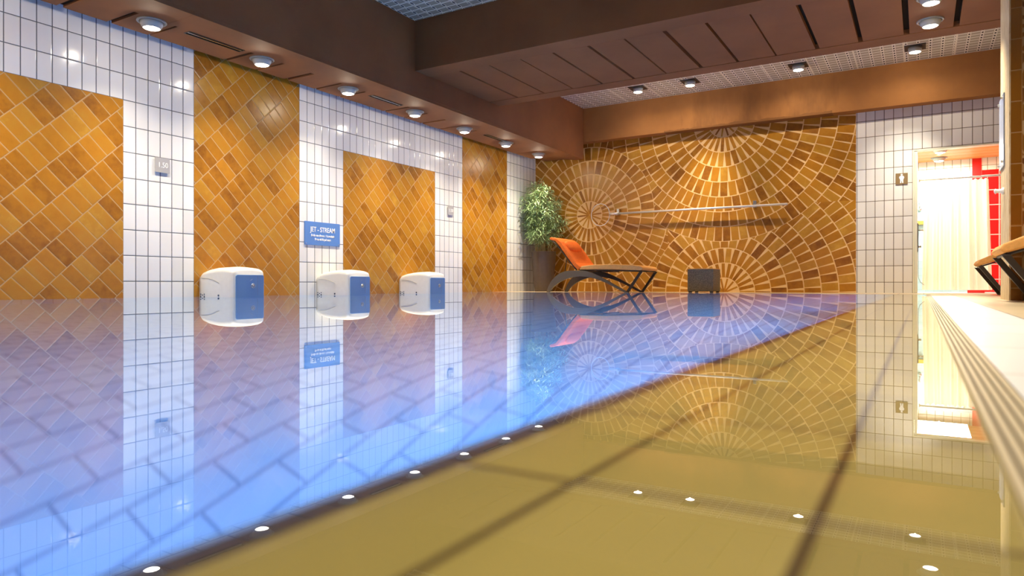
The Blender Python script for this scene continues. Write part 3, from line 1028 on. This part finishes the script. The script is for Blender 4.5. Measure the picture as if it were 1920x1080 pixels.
# ------------------------------------------------------------------ rescue pole on the far wall
rp = thing('rescue_pole', 'long white rescue pole with a ring end hung across the fan tiles', 'pole', (-4.972, 11.85, 1.440))
bm = bmesh.new(); tube(bm, [(0, 0, 0), (3.10, 0.0, 0.0)], 0.019, 14); link('shaft', bm, M_alu, rp, smooth=True)
bm = bmesh.new()
tube(bm, [(-0.185 + 0.185 * cos(a), 0, 0.205 * sin(a) - 0.005) for a in [k * pi / 24 for k in range(48)]], 0.008, 8, closed=True)
tube(bm, [(-0.005, 0, 0), (0.16, 0, 0)], 0.024, 12)
link('ring_hook', bm, M_alu, rp, smooth=True)
for xx in (0.15, 2.58):
    bm = bmesh.new()
    box(bm, xx - 0.025, xx + 0.025, 0.03, 0.104, -0.02, 0.09)
    box(bm, xx - 0.022, xx + 0.022, -0.03, 0.03, -0.03, -0.021)
    box(bm, xx - 0.022, xx + 0.022, 0.02, 0.03, -0.03, 0.02)
    link('bracket', bm, M_steel, rp, bevel=0.003)

# ------------------------------------------------------------------ cube seat
cb = thing('cube_seat', 'brown woven cube seat standing at the far pool edge', 'stool', (-3.02, 11.10, 0.0))
bm = bmesh.new(); box(bm, -0.205, 0.205, -0.22, 0.22, 0.020, 0.375); link('body', bm, M_weave, cb, bevel=0.008)
bm = bmesh.new(); box(bm, -0.207, 0.207, -0.222, 0.222, 0.375, 0.387); link('top_edge', bm, M_orange2, cb, bevel=0.003)
for sx in (-1, 1):
    for sy in (-1, 1):
        bm = bmesh.new(); box(bm, sx * 0.17 - 0.022, sx * 0.17 + 0.022, sy * 0.185 - 0.022, sy * 0.185 + 0.022, 0.0005, 0.0205); link('foot', bm, M_black, cb)

# ------------------------------------------------------------------ potted bamboo
pt = thing('potted_bamboo', 'tall bushy bamboo in a round dark brown pot in the far left corner', 'plant', (-6.20, 11.55, 0.0005))
bm = bmesh.new()
lathe(bm, [(0.165, 0), (0.185, 0.10), (0.225, 0.55), (0.235, 0.745), (0.240, 0.752), (0.238, 0.758), (0.222, 0.756), (0.216, 0.68)], 40, cap1=False)
link('pot', bm, M_pot, pt, smooth=True)
bm = bmesh.new(); lathe(bm, [(0.217, 0.675), (0.217, 0.70), (0.1, 0.712), (0.02, 0.715)], 32); link('soil', bm, M_soil, pt, smooth=True)
rl = random.Random(11)
stems, leaves = bmesh.new(), bmesh.new()
for i in range(44):
    a, r = rl.uniform(0, 2 * pi), 0.15 * sqrt(rl.random())
    x, y = r * cos(a), r * sin(a)
    lean = rl.uniform(0.03, 0.40)
    top = rl.uniform(1.45, 2.12) - lean * 0.5
    tx, ty = x + lean * cos(a), y + lean * sin(a) * 0.9
    tx = max(-0.36, min(0.40, tx)); ty = max(-0.38, min(0.34, ty))
    pts = []
    for k in range(8):
        t = k / 7
        pts.append((x + (tx - x) * t ** 1.6, y + (ty - y) * t ** 1.6, 0.70 + (top - 0.70) * t))
    tube(stems, pts, 0.006, 5, r1=0.0018)
    for k in range(int(85 * (top - 0.7))):
        t = rl.uniform(0.24, 1.0)
        f = t * 7
        k0 = min(6, int(f)); ff = f - k0
        p = Vector(pts[k0]).lerp(Vector(pts[k0 + 1]), ff)
        aa = rl.uniform(0, 2 * pi)
        br = rl.uniform(0.02, 0.18) * (1.15 - 0.55 * t)
        p = p + Vector((cos(aa) * br, sin(aa) * br, rl.uniform(-0.02, 0.06)))
        for q in range(rl.choice((2, 3, 3))):
            an = aa + rl.uniform(-1.2, 1.2)
            ln, wd = rl.uniform(0.07, 0.15), rl.uniform(0.004, 0.0075)
            d = Vector((cos(an), sin(an), rl.uniform(-0.7, 0.55))).normalized()
            sd = d.cross(Vector((rl.uniform(-.5, .5), rl.uniform(-.5, .5), 1))).normalized() * wd
            tip = p + d * ln + Vector((0, 0, -0.02))
            mid = p + d * ln * 0.45 + Vector((0, 0, 0.006))
            lim = lambda v: Vector((max(-0.385, min(0.46, v.x)), max(-0.5, min(0.39, v.y)), v.z))
            vv = [leaves.verts.new(lim(c)) for c in (p, mid + sd, tip, mid - sd)]
            leaves.faces.new(vv)
link('stems', stems, M_stem, pt)
link('foliage', leaves, M_leaf, pt, smooth='keep')

# ------------------------------------------------------------------ loungers
def arc_pts(fn, n):
    return [fn(i / n) for i in range(n + 1)]
def bez(p0, p1, p2, p3, n=14):
    out = []
    for i in range(n + 1):
        t = i / n
        out.append(tuple((1 - t) ** 3 * a + 3 * (1 - t) ** 2 * t * b + 3 * (1 - t) * t * t * c + t ** 3 * d for a, b, c, d in zip(p0, p1, p2, p3)))
    return out

def lounger():
    """local x runs from the back foot (0) to the seat tip (1.95); y across (0..0.66)"""
    t = thing('sun_lounger', '', 'sun lounger', (0, 0, 0), 0, 'orange sun loungers')
    for yy, mt in ((0.0, M_frame), (0.695, M_dframe)):  # far rail takes the darker frame colour to paint its shade
        bm = bmesh.new()
        outer = bez((0.0, 0.0), (0.05, 0.20), (0.22, 0.355), (0.42, 0.365)) + [(0.60, 0.368), (0.72, 0.362)] + bez((0.72, 0.362), (0.90, 0.33), (1.15, 0.18), (1.50, 0.0), 8)[1:]
        inner = [(1.43, 0.0)] + bez((1.36, 0.03), (1.10, 0.17), (0.90, 0.255), (0.70, 0.262), 8) + bez((0.66, 0.266), (0.45, 0.28), (0.17, 0.18), (0.050, 0.0), 12)
        prism(bm, outer + inner, 1, yy, yy + 0.045)
        link('side_rail', bm, mt, t, bevel=0.004)
        bm = bmesh.new()
        prism(bm, [(1.44, 0.0), (1.49, 0.0), (1.735, 0.345), (1.68, 0.345)], 1, yy + 0.006, yy + 0.040)
        link('front_leg', bm, M_dframe, t, bevel=0.004)
    bm = bmesh.new()          # cross plate between the rails at the crown
    prism(bm, [(0.34, 0.345), (0.72, 0.350), (0.72, 0.366), (0.34, 0.360)], 1, 0.045, 0.695)
    link('cross_plate', bm, M_dframe, t)
    bm = bmesh.new()
    for yy in (0.004, 0.696):
        tube(bm, [(0.62, yy + 0.02, 0.372), (1.10, yy + 0.02, 0.368), (1.70, yy + 0.02, 0.346)], 0.009, 8)
    tube(bm, [(1.70, 0.024, 0.346), (1.70, 0.716, 0.346)], 0.012, 8)
    tube(bm, [(1.05, 0.03, 0.35), (1.05, 0.70, 0.35)], 0.010, 8)
    link('seat_frame', bm, M_dframe, t, smooth=True)
    # seat cushion
    bm = bmesh.new()
    top = [(0.66, 0.440), (0.90, 0.462), (1.25, 0.464), (1.55, 0.448), (1.70, 0.424), (1.738, 0.392), (1.72, 0.357)]
    bot = [(1.55, 0.364), (1.25, 0.380), (0.95, 0.382), (0.62, 0.378)]
    prism(bm, top + bot, 1, 0.0, 0.74)
    link('seat_cushion', bm, M_orange2, t, bevel=0.014, seg=3)
    # back rest, leaning
    bm = bmesh.new()
    bk = [(0.66, 0.42), (0.55, 0.50), (0.40, 0.70), (0.27, 0.86), (0.18, 0.925), (0.09, 0.945), (0.055, 0.93), (0.07, 0.90),
          (0.17, 0.875), (0.24, 0.80), (0.38, 0.62), (0.52, 0.44), (0.60, 0.375)]
    prism(bm, bk, 1, 0.0, 0.74)
    link('back_cushion', bm, M_orange, t, bevel=0.012, seg=3)
    bm = bmesh.new()
    for yy in (0.0, 0.72):
        tube(bm, [(0.57, yy + 0.01, 0.375), (0.36, yy + 0.01, 0.62), (0.20, yy + 0.01, 0.81), (0.10, yy + 0.01, 0.89)], 0.012, 8)
    tube(bm, [(0.215, 0.01, 0.775), (0.215, 0.73, 0.775)], 0.013, 8)
    tube(bm, [(0.33, 0.05, 0.345), (0.37, 0.05, 0.59)], 0.008, 8)
    link('back_frame', bm, M_dframe, t, smooth=True)
    # head pillow: a plump rounded block lying on the back rest
    bm = bmesh.new()
    Mr = Matrix.Translation((0.335, 0.37, 0.795)) @ Matrix.Rotation(radians(51), 4, 'Y')
    for iu in range(13):
        pass
    nu, nv = 16, 24
    rows = []
    for i in range(nu + 1):
        ph_ = pi * i / nu
        row = []
        for j in range(nv):
            th = 2 * pi * j / nv
            sx = abs(sin(ph_)) ** 0.6
            x = 0.115 * (abs(cos(th)) ** 0.6) * (1 if cos(th) >= 0 else -1) * sx
            z = 0.045 * (abs(sin(th)) ** 0.8) * (1 if sin(th) >= 0 else -1) * sx
            y = 0.25 * (abs(cos(ph_)) ** 0.6) * (1 if cos(ph_) >= 0 else -1)
            row.append(bm.verts.new(Mr @ Vector((x, y, z))))
        rows.append(row)
    for a, b in zip(rows, rows[1:]):
        for j in range(nv):
            bm.faces.new((a[j], a[(j + 1) % nv], b[(j + 1) % nv], b[j]))
    bmesh.ops.remove_doubles(bm, verts=bm.verts, dist=1e-5)
    link('head_pillow', bm, M_orange, t, smooth=True)
    return t
L0 = lounger()
L0.location = (-5.56, 10.46, 0.0006)
L0['label'] = 'orange sun lounger on taupe arched rails beside the potted bamboo'
def recline(t, ang):
    """the far loungers have their upper frame tipped up towards the head end"""
    M = Matrix.Translation((1.71, 0, 0.36)) @ Matrix.Rotation(ang, 4, 'Y') @ Matrix.Translation((-1.71, 0, -0.36))
    for ch in t.children:
        n = ch.name.split('.')[0]
        if n in ('seat_cushion', 'seat_frame', 'back_cushion', 'back_frame', 'head_pillow'):
            ch.matrix_local = M @ ch.matrix_local
        elif n in ('side_rail', 'cross_plate'):
            ch.scale = (1, 1, 1.95)
L1 = copy_tree(L0)
recline(L1, radians(17))
L1.location = (0.575 + 1.735, 10.55, 0.0)
L1.rotation_euler = (0, 0, pi)
L1['label'] = 'orange sun lounger behind the brown pillar, only its foot end and front legs showing'
L2 = copy_tree(L0)
recline(L2, radians(15))
L2.location = (0.49 + 1.735, 6.78, 0.0)
L2.rotation_euler = (0, 0, pi)
L2['label'] = 'orange sun lounger in front of the brown pillar, cut off by the right edge'
